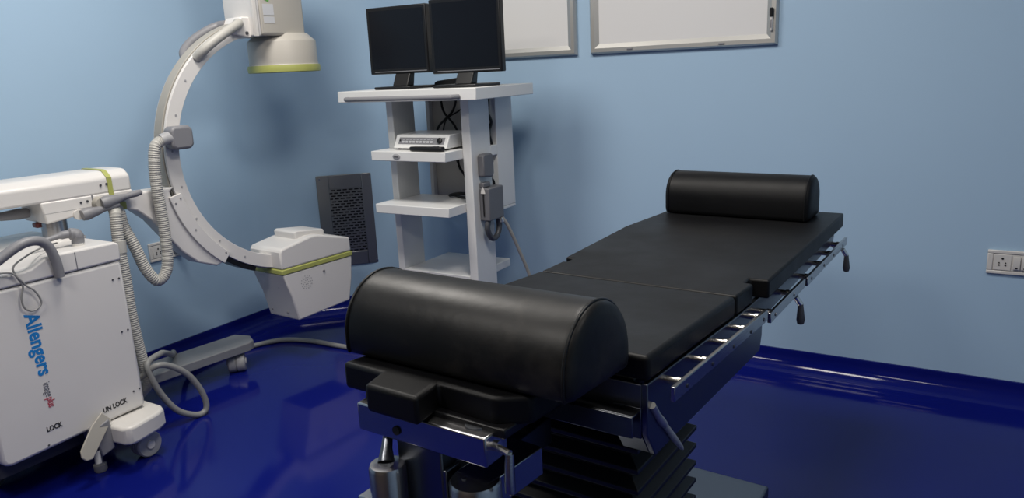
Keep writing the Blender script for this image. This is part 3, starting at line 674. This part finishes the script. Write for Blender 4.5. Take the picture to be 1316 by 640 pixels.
b = BM(); tube(b, [(.12, -.925, .872), (.158, -.93, .868)], .006, 10); obj('lever_stud', b, M['chrome'], tb)
# release lever on the side plate and the two dark levers under the rails
b = BM(); tube(b, [(.250, -.632, .842), (.268, -.625, .838)], .008, 12); st = obj('lever_pivot', b, M['chrome'], tb)
b = BM(); tube(b, [(.268, -.64, .853), (.268, -.615, .822), (.268, -.60, .806), (.268, -.585, .792)], [.007, .007, .0085, .0075], 14); obj('lever_socket', b, M['alu'], st)
b = BM(); tube(b, [(.268, -.588, .795), (.269, -.54, .744), (.270, -.505, .708), (.270, -.495, .698)], [.006, .0068, .005, .0015], 14); obj('lever_grip', b, M['lgrey'], st)
for vv, zz in ((.245, .845), (.865, .838)):
    b = BM(); tube(b, [(.250, vv, zz-.02), (.306, vv, zz-.040)], .006, 12); st = obj('lever_stub', b, M['chrome'], tb)
    b = BM(); tube(b, [(.300, vv-.004, zz-.034), (.312, vv+.004, zz-.056)], .008, 12); obj('lever_joint', b, M['chrome'], st)
    b = BM(); tube(b, [(.312, vv+.003, zz-.054), (.313, vv+.003, zz-.075), (.314, vv+.003, zz-.098), (.314, vv+.003, zz-.110), (.314, vv+.003, zz-.113)], [.007, .009, .0115, .009, .003], 14); obj('lever_grip', b, M['dgrey'], st)

# ------------------------------------------------------------------ bolsters
def bolster(name, label, u, v, z, half, dep, hgt, m, slope=0., roundr=.02):
    mt = Matrix.Translation((-.68, 1.83, 0)) @ Matrix.Rotation(R(-3), 4, 'Z') @ Matrix.Translation((u, v, z))
    p = mt.to_translation()
    t = thing(name, label, 'bolster', p, -3)
    # D section: flat underside, domed top
    prof = []
    N = 26
    rr = dep/2; flat = hgt-rr
    prof.append((-rr+.012, 0)); 
    prof += [(-rr+.003, .004), (-rr, .014)]
    for k in range(N+1):
        a = math.pi*(1-k/N); prof.append((rr*math.cos(a), flat+(hgt-flat)*math.sin(a)))
    prof += [(rr, .014), (rr-.003, .004), (rr-.012, 0)]
    cyc, czc = 0., hgt*.45
    secs = []
    xs = []
    for e in (-1, 1):
        lst = [(half+.004, .35), (half+.0035, .70), (half+.001, .88), (half-.003, .955), (half-.010, .992), (half-.022, 1.0), (half-.06, 1.0), (half-.12, 1.0)]
        xs += [(e*x, s) for x, s in (lst if e < 0 else lst[::-1])]
    xs = xs[:8] + [(x, 1.) for x in (-half*.4, -half*.15, half*.1, half*.35)] + xs[8:]
    b = BM()
    for x, s in xs: secs.append([(x, cyc+(y-cyc)*s, max(0.0, czc+(h-czc)*s) + slope*-(y)) for y, h in prof])
    loft(b, secs)
    body = obj('cushion_body', b, m, t, ang=80)
    for e in (-1, 1):
        b = BM(); pts = [(e*(half-.011), y*.999, h*.999+slope*-y) for y, h in prof[1:-1]]
        tube(b, pts, .0028, 8); obj('piping', b, m, body)
    return t
bolster('bolster', 'large black bolster across the near end of the operating table', .006, -.785, .9435, .240, .215, .143, M['worn'], .057)
bolster('bolster', 'smaller black bolster lying across the far end of the operating table', -.024, .775, .9215, .244, .165, .142, M['leather'])

# ------------------------------------------------------------------ lights of the room
def panel(x, y, p, sx=.6, sy=.6, col=(1, .95, .88)):
    l = bpy.data.lights.new('ceiling_panel', 'AREA'); l.shape = 'RECTANGLE'; l.size = sx; l.size_y = sy; l.energy = p; l.color = col
    o = bpy.data.objects.new('ceiling_panel', l); COL.objects.link(o); o.location = (x, y, ZC-.02)
panel(-2.3, 1.75, 28); panel(-.8, 1.75, 23); panel(-1.7, -.3, 19); panel(-.4, -.3, 9); panel(1.2, 1.2, 7)
w = bpy.data.worlds.new('room_world'); SC.world = w; w.use_nodes = True
w.node_tree.nodes['Background'].inputs['Color'].default_value = (.5, .55, .6, 1)
w.node_tree.nodes['Background'].inputs['Strength'].default_value = .05

# ------------------------------------------------------------------ camera
cd = bpy.data.cameras.new('camera'); cd.sensor_width = 36; cd.sensor_fit = 'HORIZONTAL'; cd.lens = 965/1316*36; cd.clip_start = .02
cam = bpy.data.objects.new('camera', cd); COL.objects.link(cam)
cx = (.85657545, .51402082, -.04539932); cy = (.08283107, -.22380170, -.97110855); cz = (-.50933046, .82806726, -.23427994)
cam.matrix_world = Matrix(((cx[0], -cy[0], -cz[0], 0), (cx[1], -cy[1], -cz[1], 0), (cx[2], -cy[2], -cz[2], 1.45), (0, 0, 0, 1)))
SC.camera = cam
vs = SC.view_settings; vs.view_transform = 'Standard'; vs.look = 'None'; vs.exposure = 0.5; vs.gamma = 1.0; vs.use_curve_mapping = False
